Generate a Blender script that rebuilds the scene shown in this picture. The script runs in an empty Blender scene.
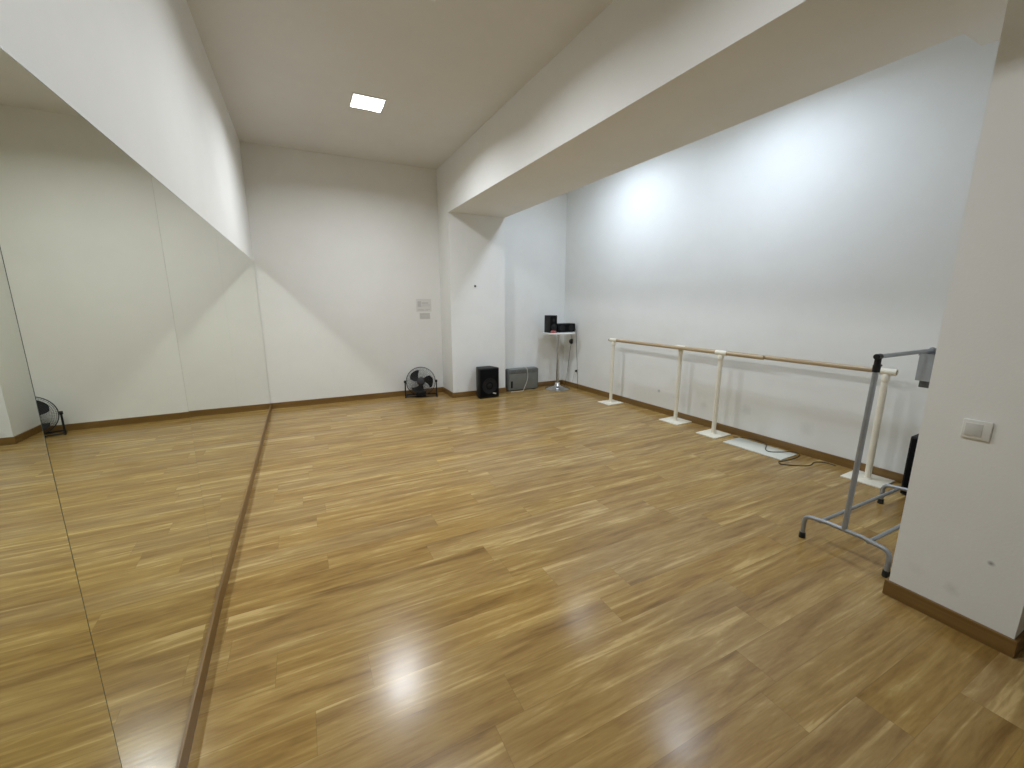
import bpy, bmesh, math, random
from mathutils import Vector, Matrix
random.seed(7)
scn = bpy.context.scene
col = scn.collection
PI = math.pi

# ------------------------------------------------------------------ measured room (metres)
H, ZM, D = 3.3165, 1.9291, 6.3358          # ceiling, mirror top, depth of the back wall
XA, ZS, XB = 2.4254, 2.6473, 3.2988        # beam: left face, soffit height, right face
DP, DR = 5.8461, 5.9909                    # far pillar front, alcove back wall
XR, SL = 4.4773, 0.0459                    # right wall (leans outward towards the camera)
XN, YN1, YN2 = 2.989, 0.790, 0.375       # near pillar
HB = 0.0772
YREAR = -2.6
def xr(y): return XR + SL * (DR - y)       # face of the right-hand baseboard

# ------------------------------------------------------------------ materials
def mat(name, color=(.8, .8, .8), rough=.5, metal=0., spec=.5, emit=None, estr=0., alpha=1., trans=0., bump=None, vary=0., vscale=8., coat=0.):
    m = bpy.data.materials.new(name); m.use_nodes = True
    nt = m.node_tree; b = nt.nodes['Principled BSDF']
    b.inputs['Base Color'].default_value = (*color, 1)
    b.inputs['Roughness'].default_value = rough
    b.inputs['Metallic'].default_value = metal
    b.inputs['Specular IOR Level'].default_value = spec
    b.inputs['Transmission Weight'].default_value = trans
    b.inputs['Coat Weight'].default_value = coat
    b.inputs['Alpha'].default_value = alpha
    if emit:
        b.inputs['Emission Color'].default_value = (*emit, 1)
        b.inputs['Emission Strength'].default_value = estr
    tc = nt.nodes.new('ShaderNodeTexCoord')
    if vary:
        n = nt.nodes.new('ShaderNodeTexNoise'); n.inputs['Scale'].default_value = vscale; n.inputs['Detail'].default_value = 5
        nt.links.new(tc.outputs['Object'], n.inputs['Vector'])
        r = nt.nodes.new('ShaderNodeValToRGB')
        r.color_ramp.elements[0].position = .3; r.color_ramp.elements[1].position = .7
        r.color_ramp.elements[0].color = (*[c * (1 - vary) for c in color], 1)
        r.color_ramp.elements[1].color = (*[min(1, c * (1 + vary)) for c in color], 1)
        nt.links.new(n.outputs['Fac'], r.inputs['Fac']); nt.links.new(r.outputs['Color'], b.inputs['Base Color'])
    if bump:
        sc_, st, ds = bump
        n = nt.nodes.new('ShaderNodeTexNoise'); n.inputs['Scale'].default_value = sc_; n.inputs['Detail'].default_value = 4
        nt.links.new(tc.outputs['Object'], n.inputs['Vector'])
        bp = nt.nodes.new('ShaderNodeBump'); bp.inputs['Strength'].default_value = st; bp.inputs['Distance'].default_value = ds
        nt.links.new(n.outputs['Fac'], bp.inputs['Height']); nt.links.new(bp.outputs['Normal'], b.inputs['Normal'])
    return m

def wall_paint(name, color, scuffs=(), grime=0.0):
    """matt paint, slight roller texture; scuffs = [(x,y,z,radius,strength)] in world metres"""
    m = mat(name, color, rough=.75, spec=.25, bump=(90, .12, .004))
    nt = m.node_tree; b = nt.nodes['Principled BSDF']
    N, L = nt.nodes.new, nt.links.new
    tc = N('ShaderNodeTexCoord')
    n = N('ShaderNodeTexNoise'); n.inputs['Scale'].default_value = 2.2; n.inputs['Detail'].default_value = 6; n.inputs['Roughness'].default_value = .6
    L(tc.outputs['Object'], n.inputs['Vector'])
    r = N('ShaderNodeValToRGB')
    r.color_ramp.elements[0].position = .3; r.color_ramp.elements[1].position = .65
    r.color_ramp.elements[0].color = (*[c * .965 for c in color], 1); r.color_ramp.elements[1].color = (*color, 1)
    L(n.outputs['Fac'], r.inputs['Fac'])
    out = r.outputs['Color']
    n2 = N('ShaderNodeTexNoise'); n2.inputs['Scale'].default_value = 28; n2.inputs['Detail'].default_value = 4
    L(tc.outputs['Object'], n2.inputs['Vector'])
    for (x, y, z, rad, st) in scuffs:
        ds = N('ShaderNodeVectorMath'); ds.operation = 'DISTANCE'; ds.inputs[1].default_value = (x, y, z)
        L(tc.outputs['Object'], ds.inputs[0])
        ad = N('ShaderNodeMath'); ad.operation = 'MULTIPLY_ADD'; ad.inputs[1].default_value = rad * 1.4; 
        L(n2.outputs['Fac'], ad.inputs[0]); L(ds.outputs['Value'], ad.inputs[2])
        mr = N('ShaderNodeMapRange'); mr.inputs['From Min'].default_value = rad * 1.9; mr.inputs['From Max'].default_value = rad * .8
        mr.inputs['To Min'].default_value = 0; mr.inputs['To Max'].default_value = st
        L(ad.outputs[0], mr.inputs['Value'])
        mx = N('ShaderNodeMix'); mx.data_type = 'RGBA'
        mx.inputs['B'].default_value = (.10, .10, .10, 1)
        L(mr.outputs['Result'], mx.inputs['Factor']); L(out, mx.inputs['A']); out = mx.outputs['Result']
    L(out, b.inputs['Base Color'])
    return m

def floor_material():
    m = bpy.data.materials.new('laminate_planks'); m.use_nodes = True
    nt = m.node_tree; b = nt.nodes['Principled BSDF']; N, L = nt.nodes.new, nt.links.new
    def math_(op, a, b_=None, c=None):
        n = N('ShaderNodeMath'); n.operation = op
        for i, v in enumerate((a, b_, c)):
            if v is None: continue
            if isinstance(v, (int, float)): n.inputs[i].default_value = v
            else: L(v, n.inputs[i])
        return n.outputs[0]
    def comb(x, y, z=0.):
        n = N('ShaderNodeCombineXYZ')
        for i, v in enumerate((x, y, z)):
            if isinstance(v, (int, float)): n.inputs[i].default_value = v
            else: L(v, n.inputs[i])
        return n.outputs[0]
    def white(v):
        n = N('ShaderNodeTexWhiteNoise'); n.noise_dimensions = '3D'; L(v, n.inputs['Vector']); return n.outputs['Value']
    def noise(v, scale, detail, dist=0., rough=.55):
        n = N('ShaderNodeTexNoise'); n.inputs['Scale'].default_value = scale; n.inputs['Detail'].default_value = detail
        n.inputs['Distortion'].default_value = dist; n.inputs['Roughness'].default_value = rough
        L(v, n.inputs['Vector']); return n.outputs['Fac']
    def ramp(f, stops):
        n = N('ShaderNodeValToRGB'); e = n.color_ramp.elements
        while len(e) < len(stops): e.new(.5)
        for i, (p, c) in enumerate(stops):
            e[i].position = p; e[i].color = (*c, 1)
        L(f, n.inputs['Fac']); return n.outputs['Color']
    tc = N('ShaderNodeTexCoord'); sx = N('ShaderNodeSeparateXYZ'); L(tc.outputs['Object'], sx.inputs[0])
    X, Y = sx.outputs['X'], sx.outputs['Y']
    PW, PL = .169, 1.28
    v = math_('DIVIDE', math_('SUBTRACT', Y, 1.751), PW)
    row = math_('FLOOR', v); fv = math_('FRACT', v)
    rr = white(comb(row, 3.7))
    u = math_('ADD', math_('DIVIDE', X, PL), math_('MULTIPLY', rr, 7.3))
    cl = math_('FLOOR', u); fu = math_('FRACT', u)
    pid = white(comb(row, cl, 1.3)); pid2 = white(comb(row, cl, 9.1))
    # grain, stretched along the plank (X)
    off = math_('MULTIPLY', pid, 37.)
    gv = comb(math_('ADD', math_('MULTIPLY', X, 1.15), off), math_('ADD', math_('MULTIPLY', Y, 9.), math_('MULTIPLY', pid2, 21.)), off)
    g1 = noise(gv, 1.5, 4, 1.1)
    gv2 = comb(math_('MULTIPLY', X, 3.), math_('MULTIPLY', Y, 70.), off)
    g2 = noise(gv2, 1.6, 3, .3)
    gv3 = comb(math_('ADD', math_('MULTIPLY', X, .55), off), math_('MULTIPLY', Y, 5.5), pid2)
    g3 = noise(gv3, 2.1, 2, .6)
    t = math_('ADD', math_('MULTIPLY', g1, .55), math_('ADD', math_('MULTIPLY', g2, .17), math_('MULTIPLY', g3, .38)))
    g4 = noise(comb(math_('ADD', math_('MULTIPLY', X, .42), math_('MULTIPLY', off, 1.7)), math_('MULTIPLY', Y, 15.), pid2), 1.4, 2, .8)
    st = N('ShaderNodeMapRange'); st.interpolation_type = 'SMOOTHSTEP'; L(g4, st.inputs['Value'])
    st.inputs['From Min'].default_value = .575; st.inputs['From Max'].default_value = .66; st.inputs['To Max'].default_value = .085
    g5 = noise(comb(math_('ADD', math_('MULTIPLY', X, 4.5), off), math_('MULTIPLY', Y, 24.), off), 1.7, 3, 1.6)
    t = math_('ADD', t, math_('ADD', st.outputs['Result'], math_('MULTIPLY', math_('SUBTRACT', g5, .5), .16)))
    t = math_('ADD', t, math_('MULTIPLY', math_('SUBTRACT', pid, .5), .02))
    t = math_('SUBTRACT', t, .012)
    c = ramp(t, [(.36, (.185, .104, .030)), (.46, (.262, .155, .046)), (.56, (.322, .203, .064)), (.63, (.375, .248, .085)), (.70, (.50, .35, .138))])
    # plank tone: some warmer, some greyer
    hs = N('ShaderNodeHueSaturation'); L(c, hs.inputs['Color'])
    L(math_('ADD', .945, math_('MULTIPLY', pid2, .08)), hs.inputs['Saturation'])
    L(math_('ADD', .96, math_('MULTIPLY', pid, .06)), hs.inputs['Value'])
    # joints
    ev = math_('MINIMUM', fv, math_('SUBTRACT', 1., fv)); eu = math_('MINIMUM', fu, math_('SUBTRACT', 1., fu))
    jv = math_('LESS_THAN', math_('MULTIPLY', ev, PW), .0011); ju = math_('LESS_THAN', math_('MULTIPLY', eu, PL), .0011)
    j = math_('MAXIMUM', jv, ju)
    mx = N('ShaderNodeMix'); mx.data_type = 'RGBA'; L(math_('MULTIPLY', j, .28), mx.inputs['Factor']); L(hs.outputs['Color'], mx.inputs['A'])
    mx.inputs['B'].default_value = (.10, .055, .02, 1)
    L(mx.outputs['Result'], b.inputs['Base Color'])
    rg = math_('ADD', FLOOR_R, math_('MULTIPLY', noise(tc.outputs['Object'], 3.1, 4), .10))
    L(rg, b.inputs['Roughness'])
    b.inputs['Specular IOR Level'].default_value = .32
    bp = N('ShaderNodeBump'); bp.inputs['Strength'].default_value = .10; bp.inputs['Distance'].default_value = .0015
    L(g2, bp.inputs['Height']); L(bp.outputs['Normal'], b.inputs['Normal'])
    return m
FLOOR_R = .165

def wood_material(name, dark, light, axis=1, rough=.4, stretch=.8, across=30):
    m = mat(name, light, rough=rough)
    nt = m.node_tree; b = nt.nodes['Principled BSDF']; N, L = nt.nodes.new, nt.links.new
    tc = N('ShaderNodeTexCoord'); mp = N('ShaderNodeMapping')
    s = [across] * 3; s[axis] = stretch; mp.inputs['Scale'].default_value = s
    L(tc.outputs['Object'], mp.inputs['Vector'])
    n = N('ShaderNodeTexNoise'); n.inputs['Scale'].default_value = 1.6; n.inputs['Detail'].default_value = 4; n.inputs['Distortion'].default_value = .6
    L(mp.outputs['Vector'], n.inputs['Vector'])
    r = N('ShaderNodeValToRGB'); r.color_ramp.elements[0].position = .35; r.color_ramp.elements[1].position = .68
    r.color_ramp.elements[0].color = (*dark, 1); r.color_ramp.elements[1].color = (*light, 1)
    L(n.outputs['Fac'], r.inputs['Fac']); L(r.outputs['Color'], b.inputs['Base Color'])
    return m

WHITE = (.78, .785, .76)
M = dict(
    wall=wall_paint('white_wall_paint', WHITE),
    wall_right=wall_paint('white_wall_paint_scuffed', WHITE, [(xr(3.87) + .012, 3.87, .28, .022, .55), (xr(2.7) + .012, 2.7, .30, .06, .16), (xr(3.2) + .012, 3.2, .24, .05, .14), (xr(2.1) + .012, 2.1, .25, .07, .12), (xr(4.6) + .012, 4.6, .22, .05, .10)]),
    wall_pillar=wall_paint('white_pillar_paint', WHITE, [(XN, .485, .359, .012, .7), (XN, .576, .174, .030, .18), (XN, .70, .19, .03, .06), (2.50, DP, .10, .03, .12)]),
    ceiling=wall_paint('ceiling_paint', (.73, .735, .73)),
    floor=floor_material(),
    base=wood_material('brown_baseboard_laminate', (.155, .084, .021), (.215, .120, .033), axis=1, rough=.38, across=18),
    basex=wood_material('brown_baseboard_laminate_x', (.155, .084, .021), (.215, .120, .033), axis=0, rough=.38, across=18),
    mirror=mat('mirror_silver', (.80, .82, .725), rough=0., metal=1.),
    mirror_edge=mat('mirror_glass_edge', (.10, .13, .11), rough=.25),
    rail=wood_material('pale_beech_rail', (.33, .235, .125), (.50, .385, .235), axis=1, rough=.35, across=26),
    cream=mat('cream_painted_steel', (.76, .72, .60), rough=.42, vary=.05, vscale=14),
    whiteboard=mat('white_melamine', (.66, .665, .585), rough=.16, vary=.03),
    grey_tube=mat('grey_powder_coat', (.29, .305, .315), rough=.36, metal=.45, vary=.08, vscale=20),
    black=mat('black_plastic', (.006, .006, .0065), rough=.5, spec=.3, vary=.2, vscale=30),
    rubber=mat('black_rubber', (.010, .010, .010), rough=.7, vary=.2, vscale=30),
    grille=mat('black_grille_cloth', (.005, .005, .0055), rough=.9, spec=.1, bump=(420, .6, .003)),
    cone=mat('dark_speaker_cone', (.010, .010, .011), rough=.6, spec=.25, vary=.1),
    badge=mat('silver_badge', (.62, .62, .62), rough=.3, metal=.6, vary=.05),
    chrome=mat('brushed_chrome', (.60, .61, .62), rough=.22, metal=1., vary=.04),
    tabletop=mat('white_table_laminate', (.80, .80, .78), rough=.35, vary=.02),
    greymetal=mat('grey_painted_metal', (.175, .182, .168), rough=.42, metal=.2, vary=.07, vscale=9),
    greymetal_dark=mat('dark_grey_vent', (.125, .135, .13), rough=.5, metal=.2, vary=.08),
    cordwhite=mat('off_white_cable', (.52, .50, .43), rough=.5, vary=.04),
    cordblack=mat('black_cable', (.018, .016, .015), rough=.5, vary=.15),
    red=mat('red_cloth', (.42, .10, .10), rough=.8, vary=.55, vscale=40, bump=(60, .5, .01)),
    paper=mat('paper_white', (.66, .66, .635), rough=.8, vary=.015),
    print=mat('grey_print', (.52, .52, .50), rough=.8, vary=.06),
    paper_grey=mat('paper_grey', (.57, .57, .54), rough=.8, vary=.03),
    switch=mat('white_switch_plastic', (.70, .70, .66), rough=.3, vary=.02),
    switch_rocker=mat('switch_rocker_plastic', (.60, .60, .565), rough=.3, vary=.02),
    clear=mat('grey_clear_plastic', (.40, .425, .45), rough=.22, alpha=.72, vary=.04, vscale=25),
    darkgrey=mat('dark_grey_plastic', (.10, .105, .11), rough=.5, vary=.1),
    fan_metal=mat('black_fan_wire', (.018, .018, .019), rough=.45, metal=.2, spec=.3, vary=.1),
    fan_wire=mat('grey_guard_wire', (.035, .035, .037), rough=.5, metal=.3, vary=.1),
    fan_blade=mat('black_fan_blade', (.006, .006, .007), rough=.5, spec=.25, vary=.1),
    lamp_rim=mat('white_lamp_rim', (.80, .80, .78), rough=.4, vary=.02),
    steel=mat('steel_hook', (.10, .10, .10), rough=.4, metal=.8, vary=.1),
)
EMIT_DIFF = 4.
P_ALCOVE, SPREAD, SPREAD_A = 21., math.radians(156), math.radians(168)
M['lamp_main'] = mat('lamp_diffuser_neutral', (.9, .9, .9), emit=(.97, 1., 1.), estr=EMIT_DIFF)
M['lamp_alcove'] = mat('lamp_diffuser_cool', (.9, .9, .9), emit=(.80, .90, 1.), estr=EMIT_DIFF)

# ------------------------------------------------------------------ mesh helpers
class MB:
    def __init__(s): s.bm = bmesh.new()
    def box(s, x0, x1, y0, y1, z0, z1, bev=0., seg=2, rot=None):
        ret = bmesh.ops.create_cube(s.bm, size=1.); vs = ret['verts']
        c = Vector(((x0 + x1) / 2, (y0 + y1) / 2, (z0 + z1) / 2))
        for v in vs:
            v.co = Vector((v.co.x * (x1 - x0), v.co.y * (y1 - y0), v.co.z * (z1 - z0)))
            if rot is not None: v.co = rot @ v.co
            v.co += c
        if bev:
            es = list({e for v in vs for e in v.link_edges})
            bmesh.ops.bevel(s.bm, geom=es, offset=bev, segments=seg, affect='EDGES', profile=.5)
        return s
    def prism(s, pts, z0, z1, bev=0.):
        """vertical extrusion of an xy outline (counter-clockwise)"""
        lo = [s.bm.verts.new((x, y, z0)) for x, y in pts]; hi = [s.bm.verts.new((x, y, z1)) for x, y in pts]
        n = len(pts)
        s.bm.faces.new(list(reversed(lo))); s.bm.faces.new(hi)
        for i in range(n): s.bm.faces.new((lo[i], lo[(i + 1) % n], hi[(i + 1) % n], hi[i]))
        if bev:
            es = list({e for v in lo + hi for e in v.link_edges})
            bmesh.ops.bevel(s.bm, geom=es, offset=bev, segments=2, affect='EDGES', profile=.5)
        return s
    def tube(s, pts, r, n=12, closed=False, cap=True):
        """swept round tube through points, rotation-minimising frame"""
        P = [Vector(p) for p in pts]; m = len(P)
        def tan(i):
            if closed: return (P[(i + 1) % m] - P[i - 1]).normalized()
            return (P[min(i + 1, m - 1)] - P[max(i - 1, 0)]).normalized()
        t = tan(0); a = Vector((0, 0, 1)) if abs(t.z) < .9 else Vector((1, 0, 0))
        u = (a - t * a.dot(t)).normalized(); rings = []
        for i in range(m):
            t = tan(i); u = (u - t * u.dot(t)).normalized(); w = t.cross(u)
            rings.append([s.bm.verts.new(P[i] + (u * math.cos(2 * PI * k / n) + w * math.sin(2 * PI * k / n)) * r) for k in range(n)])
        for i in range(m if closed else m - 1):
            A, B = rings[i], rings[(i + 1) % m]
            sh = 0
            if closed and i == m - 1:
                sh = min(range(n), key=lambda q: (A[0].co - B[q].co).length)
            for k in range(n):
                s.bm.faces.new((A[k], A[(k + 1) % n], B[(k + 1 + sh) % n], B[(k + sh) % n]))
        if cap and not closed:
            s.bm.faces.new(list(reversed(rings[0]))); s.bm.faces.new(rings[-1])
        return s
    def lathe(s, prof, c, n=32, mtx=None):
        """profile [(r,z)] turned about z through c; mtx turns it first"""
        c = Vector(c); rings = []
        for r, z in prof:
            ring = []
            for k in range(n if r > 1e-6 else 1):
                a = 2 * PI * k / n; v = Vector((r * math.cos(a), r * math.sin(a), z))
                ring.append(s.bm.verts.new((mtx @ v if mtx is not None else v) + c))
            rings.append(ring)
        for A, B in zip(rings, rings[1:]):
            for k in range(n):
                k2 = (k + 1) % n
                if len(A) == 1 and len(B) == 1: continue
                if len(A) == 1: s.bm.faces.new((A[0], B[k2], B[k]))
                elif len(B) == 1: s.bm.faces.new((A[k], A[k2], B[0]))
                else: s.bm.faces.new((A[k], A[k2], B[k2], B[k]))
        return s
    def build(s, name, material, parent=None, smooth=True, loc=None):
        me = bpy.data.meshes.new(name)
        bmesh.ops.recalc_face_normals(s.bm, faces=s.bm.faces[:])
        s.bm.to_mesh(me); s.bm.free()
        o = bpy.data.objects.new(name, me); col.objects.link(o)
        me.materials.append(material)
        if smooth:
            for p in me.polygons: p.use_smooth = True
            if hasattr(me, 'set_sharp_from_angle'): me.set_sharp_from_angle(angle=math.radians(38))
        if parent is not None: o.parent = parent
        if loc is not None: o.location = loc
        return o

def smooth_path(pts, n=6):
    """Catmull-Rom through the points"""
    P = [Vector(p) for p in pts]; Q = [P[0] * 2 - P[1]] + P + [P[-1] * 2 - P[-2]]; out = []
    for i in range(1, len(Q) - 2):
        a, b, c, d = Q[i - 1:i + 3]
        for k in range(n):
            t = k / n
            out.append(.5 * ((2 * b) + (c - a) * t + (2 * a - 5 * b + 4 * c - d) * t * t + (3 * b - a - 3 * c + d) * t ** 3))
    return out + [P[-1]]

def rounded(pts, r, n=6):
    """polyline with its corners rounded to radius r"""
    P = [Vector(p) for p in pts]; out = [P[0]]
    for a, b, c in zip(P, P[1:], P[2:]):
        d1, d2 = (a - b).normalized(), (c - b).normalized()
        q = r / math.tan(math.acos(max(-1, min(1, d1.dot(d2)))) / 2)
        p1, p2 = b + d1 * q, b + d2 * q
        for k in range(n + 1):
            t = k / n; out.append(p1 * (1 - t) ** 2 + b * 2 * t * (1 - t) + p2 * t * t)
    return out + [P[-1]]

def tag(o, label, cat, group=None):
    o['label'] = label; o['category'] = cat
    if group: o['group'] = group
    return o
def thing(name, label, cat, loc=(0, 0, 0), rz=0., group=None):
    o = bpy.data.objects.new(name, None); o.empty_display_size = .1; col.objects.link(o)
    o.location = loc; o.rotation_euler = (0, 0, rz)
    return tag(o, label, cat, group)
def struct(name, mb, m, smooth=False):
    o = mb.build(name, m, smooth=smooth); o['kind'] = 'structure'; return o
def copy_tree(o, parent=None):
    c = o.copy(); col.objects.link(c); c.parent = parent
    for ch in [x for x in bpy.data.objects if x.parent == o]: copy_tree(ch, c)
    return c

# ------------------------------------------------------------------ the setting
T = .15
yb = -2.6
def wr(y): return xr(y) + .012              # painted face of the right wall
XE = 5.1
struct('floor', MB().box(-.3, XE, YREAR - T, D + .3, -.1, 0), M['floor'])
struct('ceiling', MB().box(-.3, XE, YREAR - T, D + .3, H, H + .12), M['ceiling'])
struct('wall_left', MB().box(-T, 0, YREAR, D + T, 0, H), M['wall'])
struct('wall_back', MB().box(0, XA, D, D + T, 0, H), M['wall'])
struct('wall_alcove', MB().box(XB, wr(DR), DR, D + T, 0, H), M['wall'])
struct('wall_right', MB().prism([(wr(yb), yb), (wr(yb) + T, yb), (wr(DR) + T, D + T), (wr(DR), DR)], 0, H), M['wall_right'])
struct('wall_rear', MB().box(-T, XE, YREAR - T, YREAR, 0, H), M['wall'])
struct('wall_corridor', MB().box(3.505, wr(YN2) + .02, YN2, YN2 + .12, 0, H), M['wall'])
struct('wall_pillar_back', MB().box(XA, XB, DP, D + T, 0, H), M['wall_pillar'])
struct('wall_pillar_front', MB().box(XN, 3.505, YN2, YN1, 0, ZS), M['wall_pillar'])
bb = MB().prism([(XA, -.6), (XB, -.6), (XB, YN2), (3.505, YN2), (3.505, 1.012), (XB, 1.012), (XB, DP), (XA, DP)], ZS, H)
struct('ceiling_beam', bb, M['wall'])

def bboard(name, x0, x1, y0, y1, m):
    struct(name, MB().box(x0, x1, y0, y1, 0, HB, bev=.003), m)
bt = .013
struct('baseboard_left', MB().prism([(0, YREAR), (.022, YREAR), (.022, .01), (.0335, 1.046), (.0105, 2.172), (.0105, D), (0, D)], 0, HB, bev=.002), M['base'])
bboard('baseboard_back', .0105, XA, D - bt, D, M['basex'])
struct('baseboard_pillar_back', MB().prism([(XA - bt, D - bt), (XA - bt, DP - bt), (XB + bt, DP - bt), (XB + bt, DR - bt), (XB, DR - bt), (XB, DP), (XA, DP), (XA, D - bt)], 0, HB, bev=.003), M['basex'])
bboard('baseboard_alcove', XB + bt, wr(DR) - .002, DR - bt, DR, M['basex'])
struct('baseboard_right', MB().prism([(wr(YN2 + .12) - bt, YN2 + .12), (wr(YN2 + .12), YN2 + .12), (wr(DR - bt), DR - bt), (wr(DR - bt) - bt, DR - bt)], 0, HB, bev=.003), M['base'])
struct('baseboard_pillar_front', MB().prism([(XN - bt, YN2 - bt), (wr(YN2), YN2 - bt), (wr(YN2), YN2), (XN, YN2), (XN, YN1), (3.505, YN1), (3.505, YN1 + bt), (XN - bt, YN1 + bt)], 0, HB, bev=.003), M['base'])

# ------------------------------------------------------------------ mirror panels on the left wall
MIRRORS = [   # y of both edges, x of the reflecting face at both edges, width of the joint beyond
    (.000, 1.046, .0180, .0294, .0018, 'mirror panel nearest the camera, running out of the left edge of the photo'),
    (1.046, 2.172, .0294, .0042, .0012, 'second mirror panel from the camera, with the black fan mirrored at its near seam'),
    (2.172, 3.56, .0042, .0055, .0004, 'third mirror panel from the camera, between two thin seams'),
    (3.56, D - .004, .0055, .0055, .0010, 'farthest mirror panel, ending in the corner at the back wall'),
]
for (y0, y1, xa_, xb_, gap, lab) in MIRRORS:
    t = thing('mirror_panel', lab, 'mirror', ((xa_ + xb_) / 2, (y0 + y1) / 2, HB + .001), math.atan2(xa_ - xb_, y1 - y0), 'wall mirror panels')
    hl = math.hypot(xa_ - xb_, y1 - y0) / 2 - .0004; za, zb = [1.45 + (ZM - 1.45) * (1 - q / .4748) - HB - .001 for q in (xa_, xb_)]
    def pane(mb, x0, x1, l0, l1, dz=0., base=True):
        h0, h1 = [za + (zb - za) * (l + hl) / (2 * hl) for l in (l0, l1)]
        b0, b1 = (0, 0) if base else (h0, h1)
        vs = [mb.bm.verts.new(c) for c in ((x0, l0, b0), (x1, l0, b0), (x1, l1, b1), (x0, l1, b1), (x0, l0, h0 + dz), (x1, l0, h0 + dz), (x1, l1, h1 + dz), (x0, l1, h1 + dz))]
        for f in ((3, 2, 1, 0), (4, 5, 6, 7), (0, 1, 5, 4), (1, 2, 6, 5), (2, 3, 7, 6), (3, 0, 4, 7)): mb.bm.faces.new([vs[q] for q in f])
        return mb
    pane(MB(), -.005, .0, -hl, hl - gap).build('glass', M['mirror'], t, smooth=False)
    e = MB()
    pane(e, -.0052, -.0002, hl - gap, hl); pane(e, -.0052, .0003, -hl, hl, .0012, False)
    e.build('edge', M['mirror_edge'], t, smooth=False)

# ------------------------------------------------------------------ ceiling lights
def power_main(m): return m == M['lamp_main']
def ceiling_light(x, y, m, lab, power, colr):
    s = .140 if power_main(m) else .112
    t = thing('ceiling_light', lab, 'ceiling light', (x, y, H), 0, 'square recessed ceiling lights')
    f = MB(); w = .012
    f.box(-s - w, s + w, -s - w, -s, -.008, 0).box(-s - w, s + w, s, s + w, -.008, 0)
    f.box(-s - w, -s, -s, s, -.008, 0).box(s, s + w, -s, s, -.008, 0)
    f.build('frame', M['lamp_rim'], t, smooth=False)
    MB().box(-s, s, -s, s, -.004, -.0005).build('diffuser', m, t, smooth=False)
    ld = bpy.data.lights.new('panel_light', 'AREA'); ld.shape = 'SQUARE'; ld.size = 2 * s; ld.energy = power; ld.color = colr; ld.spread = SPREAD if power_main(m) else SPREAD_A
    lo = bpy.data.objects.new('panel_light', ld); col.objects.link(lo); lo.parent = t; lo.location = (0, 0, -.006)
CM, CA = (.90, .94, 1.), (.72, .835, 1.)
ceiling_light(1.228, 4.60, M['lamp_main'], 'square white ceiling light on the main ceiling, the one fully in view', 37., CM)
ceiling_light(1.26, 2.80, M['lamp_main'], 'square white ceiling light at the very top edge of the photo', 20.5, CM)
ceiling_light(1.26, .95, M['lamp_main'], 'square white ceiling light nearest the camera, above the top of the photo', 18., CM)
ceiling_light(3.70, 4.36, M['lamp_alcove'], 'cool white ceiling light behind the beam, over the far post of the barre', 23., CA)
ceiling_light(3.76, 2.52, M['lamp_alcove'], 'cool white ceiling light behind the beam, over the white board on the floor', P_ALCOVE, CA)

# ------------------------------------------------------------------ floor fan
FX, FY = 2.005, 6.105
fan = thing('floor_fan', 'black round floor fan with wire guard standing at the back wall beside the pillar', 'fan', (FX, FY, 0), math.radians(-17))
ZC, RF = .245, .215
tilt = Matrix.Rotation(math.radians(-12), 3, 'X')
def fp(v): return tilt @ Vector(v) + Vector((0, 0, ZC))     # fan head local: -y is the front
def ring(r, y, n=48): return [fp((r * math.cos(2 * PI * k / n), y, r * math.sin(2 * PI * k / n))) for k in range(n)]
def guard(name, sgn):
    g = MB()
    for r, y in ((RF, .0), (RF * .985, .030), (RF * .93, .047), (RF * .85, .057), (RF * .77, .064), (RF * .69, .069), (RF * .61, .073), (RF * .53, .075), (RF * .45, .077), (RF * .37, .078), (RF * .30, .079)):
        g.tube(ring(r, sgn * y), .0009 if r < RF else .0045, n=6, closed=True)
    for k in range(64):
        a = 2 * PI * k / 64
        pts = [fp((r * math.cos(a), sgn * y, r * math.sin(a))) for r, y in ((RF, .004), (RF * .985, .030), (RF * .90, .052), (RF * .74, .066), (RF * .5, .076), (RF * .24, .079))]
        g.tube(pts, .0008, n=5)
    ax = Matrix.Rotation(PI / 2 * sgn * -1, 3, 'X')
    g.lathe([(0, .086), (.036, .084), (.052, .079), (.052, .072), (0, .072)], (0, 0, ZC), 24, tilt @ ax)
    return g.build(name, M['fan_wire'], fan)
guard('front_guard', -1); guard('rear_guard', 1)
axf = tilt @ Matrix.Rotation(PI / 2, 3, 'X')
MB().lathe([(0, .038), (.030, .034), (.040, .02), (.042, -.022), (0, -.022)], (0, 0, ZC), 24, axf).build('hub', M['fan_blade'], fan)
MB().lathe([(0, -.022), (.055, -.024), (.062, -.05), (.060, -.115), (.045, -.135), (0, -.138)], (0, 0, ZC), 24, axf).build('motor_housing', M['fan_blade'], fan)
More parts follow.
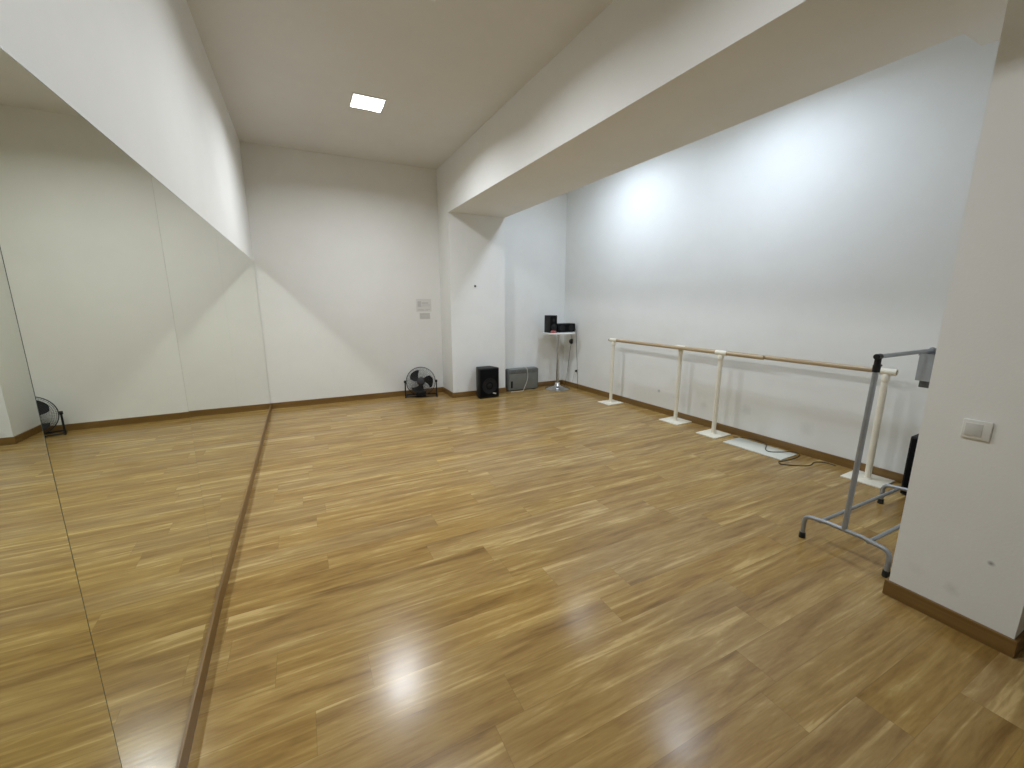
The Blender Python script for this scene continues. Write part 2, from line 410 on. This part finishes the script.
for k in range(3):
    a0 = math.radians((158, 24, 275)[k]); g = MB(); nr, na = 7, 7
    vs = []
    for side in (0, 1):
        grid = []
        for i in range(nr):
            r = .036 + (.183 - .036) * i / (nr - 1); w = math.radians(52 + 20 * (i / (nr - 1)) ** .8); sw = math.radians(-30 * (i / (nr - 1)))
            rowv = []
            for j in range(na):
                f = j / (na - 1) - .5; a = a0 + sw + f * w
                rr = r - (.022 * (2 * f) ** 4 if i == nr - 1 else 0)
                y = -.03 * f * 1.2 + (.0012 if side else -.0012)
                rowv.append(g.bm.verts.new(fp((rr * math.cos(a), y, rr * math.sin(a)))))
            grid.append(rowv)
        vs.append(grid)
    for i in range(nr - 1):
        for j in range(na - 1):
            for grid in vs: g.bm.faces.new((grid[i][j], grid[i][j + 1], grid[i + 1][j + 1], grid[i + 1][j]))
    A, B = vs
    rim = [(i, 0) for i in range(nr)] + [(nr - 1, j) for j in range(1, na)] + [(i, na - 1) for i in range(nr - 2, -1, -1)] + [(0, j) for j in range(na - 2, 0, -1)]
    for (i, j), (k2, l) in zip(rim, rim[1:] + rim[:1]): g.bm.faces.new((A[i][j], A[k2][l], B[k2][l], B[i][j]))
    g.build('blade', M['fan_blade'], fan)
st = MB()
W = RF + .016
st.tube(rounded([(-W, 0, ZC), (-W, -.02, .020), (-W, .17, .011)], .03), .0095, n=10)
st.tube(rounded([(W, 0, ZC), (W, -.02, .020), (W, .17, .011)], .03), .0095, n=10)
st.tube([(-W, .165, .011), (W, .165, .011)], .0085, n=10)
st.tube([(-W, -.012, .016), (W, -.012, .016)], .0085, n=10)
st.build('stand', M['fan_metal'], fan)
MB().prism([(-.075, -.03), (.075, -.03), (.06, .06), (-.06, .06)], .008, .095, bev=.008).build('base_block', M['fan_blade'], fan)
for sx in (-1, 1):
    rx = Matrix.Rotation(PI / 2, 3, 'Y')
    MB().lathe([(0, -.016), (.018, -.016), (.020, -.004), (.020, .012), (0, .014)], (sx * (W + .001), 0, ZC), 16, rx).build('knob', M['black'], fan)
    MB().tube([(sx * W, -.030, .0105), (sx * W, .0, .0105)], .0105, n=10).build('rubber_foot', M['rubber'], fan)

# ------------------------------------------------------------------ loudspeaker on the floor
sp = thing('floor_loudspeaker', 'tall black loudspeaker standing on the floor against the pillar', 'loudspeaker', (2.905, 5.70, 0), math.radians(2))
w, wb, d0, d1, h = .162, .115, -.115, .115, .455
MB().prism([(-w, d0), (w, d0), (w, d0 + .06), (wb, d1), (-wb, d1), (-w, d0 + .06)], .006, h, bev=.008).build('cabinet', M['black'], sp)
MB().box(-w + .014, w - .014, d0 - .007, d0 + .002, .03, h - .016, bev=.004).build('grille', M['grille'], sp)
fx = Matrix.Rotation(PI / 2, 3, 'X')
MB().lathe([(.118, 0), (.122, .004), (.112, .005), (.104, .001), (.04, -.001), (.03, .003), (0, .004)], (0, d0 - .0075, .19), 40, fx).build('woofer', M['cone'], sp)
b_ = MB(); b_.box(.052, .108, d0 - .011, d0 - .006, .058, .078, bev=.003, rot=Matrix.Rotation(.25, 3, 'Y')); b_.build('badge', M['badge'], sp)
for sx in (-1, 1):
    for sy in (d0 + .03, d1 - .03): MB().lathe([(0, 0), (.012, 0), (.013, .008), (0, .008)], (sx * .08, sy, 0), 12).build('foot', M['rubber'], sp)

# ------------------------------------------------------------------ grey metal case with white cord
gc = thing('metal_case', 'long grey metal case with a white cord, on the floor right of the loudspeaker', 'metal case', (3.632, 5.905, 0), 0)
MB().box(-.268, .262, -.06, .06, .012, .362, bev=.012, seg=3).build('body', M['greymetal'], gc)
MB().box(-.260, .254, -.066, -.05, .288, .352, bev=.004).build('top_band', M['greymetal_dark'], gc)
v = MB()
for k in range(5): v.box(-.15, .24, -.0685, -.064, .296 + k * .0105, .301 + k * .0105)
v.build('vent_slat', M['greymetal'], gc, smooth=False)
MB().box(-.232, -.200, -.0655, -.058, .055, .165, bev=.003).build('control_panel', M['black'], gc)
MB().box(-.286, -.266, -.05, .05, .02, .352, bev=.006).build('end_cap', M['greymetal_dark'], gc)
MB().box(.260, .280, -.05, .05, .02, .345, bev=.006).build('end_cap', M['greymetal_dark'], gc)
for sx in (-1, 1): MB().box(sx * .2 - .03, sx * .2 + .03, -.05, .05, 0, .014, bev=.003).build('foot', M['rubber'], gc)
MB().tube(smooth_path([(.045, .03, .367), (.047, -.04, .368), (.056, -.073, .345), (.068, -.074, .25), (.056, -.075, .16), (.016, -.080, .07), (-.03, -.10, .006), (-.09, -.13, .006), (-.19, -.12, .006), (-.25, -.10, .006)]), .0052, n=8).build('cord', M['cordwhite'], gc)

# ------------------------------------------------------------------ round bar table and what is on it
TX, TY, TZ = 4.187, 5.69, .942
tb = thing('bar_table', 'tall round white bar table on a chrome stem in the far right corner', 'table', (TX, TY, 0))
MB().lathe([(0, TZ - .022), (.262, TZ - .022), (.270, TZ - .016), (.270, TZ - .004), (.266, TZ), (0, TZ)], (0, 0, 0), 48).build('tabletop', M['tabletop'], tb)
MB().lathe([(0, .05), (.026, .05), (.026, TZ - .03), (.06, TZ - .022), (0, TZ - .022)], (0, 0, 0), 24).build('stem', M['chrome'], tb)
MB().lathe([(0, 0), (.20, 0), (.202, .006), (.19, .013), (.12, .026), (.06, .05), (.036, .085), (0, .085)], (0, 0, 0), 40).build('foot_disc', M['chrome'], tb)
MB().lathe([(.027, .084), (.034, .086), (.034, .105), (.027, .108), (.024, .1)], (0, 0, 0), 24).build('collar', M['lamp_rim'], tb)

s2 = thing('small_loudspeaker', 'small upright black loudspeaker on the left of the round table', 'loudspeaker', (4.018, 5.66, TZ + .001), math.radians(4))
MB().box(-.068, .068, -.075, .085, 0, .272, bev=.006).build('cabinet', M['black'], s2)
MB().box(-.061, .061, -.081, -.073, .01, .262, bev=.003).build('grille', M['grille'], s2)
MB().lathe([(.050, 0), (.054, .003), (.044, .001), (.02, 0), (0, .004)], (0, -.0815, .09), 28, fx).build('woofer', M['cone'], s2)
MB().lathe([(.022, 0), (.025, .003), (.01, .002), (0, .004)], (0, -.0815, .2), 20, fx).build('tweeter', M['cone'], s2)

s3 = thing('stereo_box', 'low wide black stereo box on the right of the round table', 'stereo', (4.279, 5.665, TZ + .001), math.radians(-1))
MB().box(-.165, .165, -.07, .09, .006, .138, bev=.006).build('body', M['black'], s3)
MB().box(-.156, .156, -.075, -.068, .016, .130, bev=.003).build('front_panel', M['grille'], s3)
for sx in (-1, 1): MB().lathe([(0, 0), (.05, 0), (.053, .003), (.043, .001), (0, .002)], (sx * .085, -.0755, .072), 24, fx).build('speaker_cone', M['cone'], s3)
for sx in (-1, 1):
    for sy in (-.05, .07): MB().lathe([(0, 0), (.01, 0), (.01, .007), (0, .007)], (sx * .12, sy, 0), 10).build('foot', M['rubber'], s3)

rc = MB(); bmesh.ops.create_icosphere(rc.bm, subdivisions=4, radius=1.)
for vv in rc.bm.verts:
    a = math.atan2(vv.co.y, vv.co.x)
    k = 1 + .18 * math.sin(3 * a + 1) + .12 * math.sin(7 * a + 4 * vv.co.z) + .08 * math.sin(9 * vv.co.x + 5 * vv.co.y)
    vv.co = Vector((vv.co.x * .047 * k, vv.co.y * .018 * k, max(0, vv.co.z * .5 + .42) * .036 * (k + .2 * math.sin(12 * vv.co.x))))
tag(rc.build('crumpled_cloth', M['red'], loc=(4.005, 5.562, TZ + .0005)), 'small crumpled red cloth at the front edge of the round table', 'cloth')

# cables hanging behind the table, wall plate and socket
hc = thing('hanging_cable', 'thin dark cable with a round adapter hanging from the table towards the corner', 'cable', (0, 0, 0))
cx = wr(5.6) - .03
MB().tube(smooth_path([(4.32, 5.775, TZ + .006), (4.43, 5.775, TZ + .008), (4.475, 5.765, TZ - .02), (4.480, 5.745, .775), (4.474, 5.77, .6), (4.468, 5.81, .3), (4.462, 5.85, .10), (4.455, 5.87, .0045)]), .0035, n=8).build('lead', M['cordblack'], hc)
MB().lathe([(0, -.013), (.036, -.013), (.042, -.006), (.042, .006), (.036, .013), (0, .013)], (4.480, 5.742, .775), 24, fx).build('adapter', M['cordblack'], hc)
tag(MB().tube(smooth_path([(4.4475, 5.640, TZ + .07), (4.468, 5.625, TZ + .05), (4.478, 5.61, TZ - .02), (4.478, 5.58, .62), (4.468, 5.53, .3), (4.460, 5.50, .10), (4.455, 5.49, .0045)]), .0030, n=8).build('speaker_wire', M['cordblack']), 'thin dark wire hanging straight from the black box on the table to the baseboard', 'cable')
pl = thing('wall_plug', 'small dark plug in the right wall, low behind the round table', 'plug', (wr(5.59), 5.59, .295), math.atan(SL))
MB().box(-.006, -.0005, -.035, .035, -.035, .035, bev=.002).build('socket_plate', M['switch'], pl)
MB().lathe([(0, 0), (.019, 0), (.017, .03), (.010, .04), (0, .04)], (-.005, 0, .0), 18, Matrix.Rotation(-PI / 2, 3, 'Y')).build('plug', M['cordblack'], pl)
MB().tube(smooth_path([(-.042, 0, 0), (-.052, .006, -.03), (-.046, .04, -.12), (-.045, .06, -.19)]), .003, n=8).build('lead', M['cordwhite'], pl)

# ------------------------------------------------------------------ ballet barres
def barre(lab, off, yf, yn, y_start, y_end, px_, py_):
    y0 = yf
    t = thing('ballet_barre', lab, 'ballet barre', (xr(yf) - off, yf, 0), math.atan(SL), 'portable ballet barres along the right wall')
    k = math.hypot(1, SL)
    ZR = .903
    L1 = (yf - yn) * k
    for s in (0., -L1):
        p = MB().box(-px_, px_, s - py_, s + py_, 0, .011, bev=.002).build('base_plate', M['cream'], t)
        q = MB().lathe([(0, .0105), (.0225, .0105), (.0225, ZR - .018), (0, ZR - .018)], (0, s, 0), 24).build('post', M['cream'], t)
        MB().lathe([(.0225, .0112), (.032, .0112), (.030, .017), (.0225, .020)], (0, s, 0), 24).build('weld_collar', M['cream'], q)
        MB().lathe([(.0225, ZR - .085), (.0265, ZR - .075), (.0285, ZR - .03), (.0225, ZR - .02)], (0, s, 0), 24).build('saddle', M['cream'], q)
        sl = MB(); ry = Matrix.Rotation(PI / 2, 3, 'X')
        sl.lathe([(.0205, -.062), (.0262, -.062), (.0262, .062), (.0205, .062), (.0205, -.062)], (0, s, ZR), 28, ry).build('rail_sleeve', M['cream'], q)
    MB().tube([(0, (y_start - yf) * k, ZR), (0, (y_end - yf) * k, ZR)], .0205, n=20).build('rail', M['rail'], t)
    return t
barre('ballet barre farther from the camera, its two posts left of the white floor board', .190, 4.54, 2.905, 4.625, 2.46, .14, .118)
barre('ballet barre nearer the camera, its near post beside the grey clothes rack', .142, 3.455, 1.535, 3.52, 1.495, .135, .135)

# white board lying on the floor and the cord across it
wb_ = thing('floor_board', 'flat white rectangular board lying on the floor by the right wall', 'board', (4.435, 2.395, 0), math.radians(3.0))
MB().box(-.140, .140, -.288, .288, 0, .010, bev=.002).build('panel', M['whiteboard'], wb_)
cpts = [(4.528, 2.738, .004), (4.600, 2.60, .016), (4.600, 2.43, .016), (4.440, 2.325, .0145), (4.415, 2.265, .0145), (4.50, 2.215, .0145), (4.600, 2.165, .0145), (4.612, 2.105, .008), (4.50, 2.075, .004), (4.315, 2.080, .004), (4.262, 2.088, .004), (4.225, 2.045, .004), (4.305, 1.969, .004), (4.418, 1.912, .004), (4.545, 1.934, .004), (4.616, 1.886, .004), (4.618, 1.80, .004)]
tag(MB().tube(smooth_path(cpts, 8), .0038, n=8).build('extension_cord', M['cordblack']), 'black cord looping over the white floor board and along the baseboard', 'cord')

# ------------------------------------------------------------------ clothes rack
RX, RY = 3.150, 1.072
rk = thing('clothes_rack', 'grey tubular clothes rack on the floor, partly hidden by the near pillar', 'clothes rack', (RX, RY, 0))
RL, LEAN = .98, .042
for x in (0, RL):
    fb = MB().tube(rounded([(x, .207, .02), (x, .207, .146), (x, .08, .160), (x, -.09, .160), (x, -.215, .146), (x, -.215, .02)], .045), .0125, n=14).build('foot_bar', M['grey_tube'], rk)
    for y in (.207, -.215):
        MB().lathe([(0, 0), (.017, 0), (.018, .005), (.0165, .034), (.013, .036), (0, .036)], (x, y, 0), 18).build('rubber_cap', M['rubber'], fb)
    up = MB().tube([(x, 0, .160), (x + LEAN, 0, 1.10)], .0135, n=16).build('upright', M['grey_tube'], rk)
    MB().tube([(x + LEAN * .975, 0, 1.075), (x + LEAN * 1.01, 0, 1.112)], .0175, n=18).tube([(x + LEAN, 0, 1.108), (x + LEAN * 1.03, 0, 1.152)], .0150, n=18).build('connector', M['black'], up)
for y in (.125, -.115):
    MB().tube([(.0, y, .146), (RL, y, .146)], .0105, n=14).build('base_rail', M['grey_tube'], rk)
tr = MB().tube([(-.02 + LEAN, 0, 1.158), (RL + .03 + LEAN, 0, 1.158)], .0118, n=16).build('top_rail', M['grey_tube'], rk)
for x0, x1 in ((-.022 + LEAN, .018 + LEAN), (RL - .018 + LEAN, RL + .032 + LEAN)):
    MB().tube([(x0, 0, 1.158), (x1, 0, 1.158)], .0150, n=16).build('end_cap', M['black'], tr)
MB().tube([(.012 + LEAN, 0, 1.10), (.045 + LEAN, 0, 1.108)], .006, n=10).build('locking_knob', M['black'], rk)

# grey clear plastic box hung on the rack's top rail
pb = thing('plastic_box', 'grey see-through plastic box with a dark base hanging from the rack rail beside the pillar', 'plastic box', (3.955, RY, 0))
g = MB()
x0, x1, y0, y1, z0, z1 = -.175, .175, -.035, .035, .978, 1.138
th = .003
g.box(x0, x1, y0, y0 + th, z0, z1).box(x0, x1, y1 - th, y1, z0, z1).box(x0, x0 + th, y0 + th, y1 - th, z0, z1).box(x1 - th, x1, y0 + th, y1 - th, z0, z1).box(x0, x1, y0, y1, z0 - th, z0)
g.build('shell', M['clear'], pb, smooth=False)
MB().box(x0 - .004, x1 + .004, y0 - .004, y0, z1 - .012, z1 + .003).box(x0 - .004, x1 + .004, y1, y1 + .004, z1 - .012, z1 + .003).build('rim', M['grey_tube'], pb, smooth=False)
MB().box(x0 + .05, x0 + .15, y0 + .004, y1 - .004, z0 - .050, z0 - .0035, bev=.004).build('base_block', M['darkgrey'], pb)
for x in (-.12, .12):
    MB().tube([(x, y0 - .001, 1.11)] + [(x, .0155 * math.sin(a) * 1.0, 1.158 + .0155 * math.cos(a)) for a in [math.radians(q) for q in range(-100, 101, 20)]] + [(x, y1 + .001, 1.11)], .003, n=8).build('hook', M['grey_tube'], pb)

# black upright case by the wall behind the rack
bc = thing('black_case', 'black upright case on the floor by the right wall, mostly hidden by the near pillar', 'case', (4.530, 1.13, 0), math.atan(SL))
MB().box(-.09, .09, -.16, .16, .008, .465, bev=.008).build('body', M['black'], bc)
MB().box(-.096, -.088, -.148, .148, .022, .452, bev=.003).build('front_cloth', M['grille'], bc)
for sx in (-1, 1):
    for sy in (-.13, .13): MB().lathe([(0, 0), (.012, 0), (.012, .010), (0, .010)], (sx * .06, sy, 0), 12).build('foot', M['rubber'], bc)

# ------------------------------------------------------------------ wall fittings
sw = thing('light_switch', 'white square light switch on the left face of the near pillar', 'light switch', (XN, .613, .914))
MB().box(-.009, 0, -.0435, .0435, -.0405, .0405, bev=.003).build('frame', M['switch'], sw)
MB().box(-.0125, -.007, -.018, .034, -.027, .027, bev=.002, rot=Matrix.Rotation(math.radians(2.5), 3, 'Z')).build('rocker', M['switch_rocker'], sw)

n1 = thing('paper_sign', 'larger pale paper notice on the back wall, upper one of two', 'notice', (2.16, D, 1.277), 0, 'paper notices on the back wall')
MB().box(-.116, .116, -.0012, -.0002, 0, .189).build('sheet', M['paper'], n1, smooth=False)
p = MB()
for (x0, x1, z0, z1) in ((-.095, -.04, .07, .155), (-.03, .07, .118, .140), (-.03, .10, .098, .106), (-.03, .09, .082, .089), (-.095, .0, .028, .036), (.02, .095, .028, .036), (-.095, .06, .012, .018)): p.box(x0, x1, -.0016, -.0011, z0, z1)
p.build('printed_lines', M['print'], n1, smooth=False)
n2 = thing('paper_sign', 'smaller greyer paper notice on the back wall, lower one of two', 'notice', (2.170, D, 1.164), 0, 'paper notices on the back wall')
MB().box(-.080, .080, -.0012, -.0002, 0, .093).build('sheet', M['paper_grey'], n2, smooth=False)
p = MB()
for (x0, x1, z0, z1) in ((-.07, -.01, .062, .080), (.0, .068, .068, .082), (-.07, .066, .040, .048), (-.07, -.005, .014, .026), (.005, .064, .012, .024)): p.box(x0, x1, -.0016, -.0011, z0, z1)
p.build('printed_lines', M['print'], n2, smooth=False)

hk = MB(); hk.lathe([(0, 0), (.015, 0), (.016, .004), (.006, .006), (.006, .03), (0, .03)], (0, 0, 0), 16, fx)
tag(hk.build('wall_screw', M['steel'], loc=(2.807, DP, 1.654)), 'small dark screw sticking out of the far pillar', 'screw')

# ------------------------------------------------------------------ world, camera, look
w_ = bpy.data.worlds.new('World'); scn.world = w_; w_.use_nodes = True
w_.node_tree.nodes['Background'].inputs['Color'].default_value = (.5, .52, .55, 1)
w_.node_tree.nodes['Background'].inputs['Strength'].default_value = .05

f_px, yaw, pitch, roll = 413.6128, .4666, -.2000, .0009
cd = bpy.data.cameras.new('camera'); cam = bpy.data.objects.new('camera', cd); col.objects.link(cam)
cd.sensor_fit = 'HORIZONTAL'; cd.sensor_width = 36.; cd.lens = 36. * f_px / 1024.; cd.clip_start = .02
cy, sy, cp, sp_ = math.cos(yaw), math.sin(yaw), math.cos(pitch), math.sin(pitch)
fw = Vector((sy * cp, cy * cp, sp_)); rt = Vector((cy, -sy, 0)); up = rt.cross(fw)
c_, s_ = math.cos(roll), math.sin(roll)
r2, u2 = rt * c_ + up * s_, up * c_ - rt * s_
cam.matrix_world = Matrix(((r2.x, u2.x, -fw.x, .4748), (r2.y, u2.y, -fw.y, 0.), (r2.z, u2.z, -fw.z, 1.45), (0, 0, 0, 1)))
scn.camera = cam
vs_ = scn.view_settings
vs_.view_transform = 'Standard'; vs_.look = 'None'; vs_.gamma = 1.; vs_.use_curve_mapping = False; vs_.exposure = .06
cyc = scn.cycles
cyc.max_bounces = 10; cyc.diffuse_bounces = 6; cyc.glossy_bounces = 6; cyc.transparent_max_bounces = 8
cyc.caustics_reflective = True; cyc.blur_glossy = 0.; cyc.sample_clamp_indirect = 0.; cyc.sample_clamp_direct = 0.
cyc.use_guiding = True; cyc.use_surface_guiding = True; cyc.guiding_training_samples = 128
cyc.use_denoising = True; cyc.denoiser = 'OPENIMAGEDENOISE'
cyc.use_adaptive_sampling = False
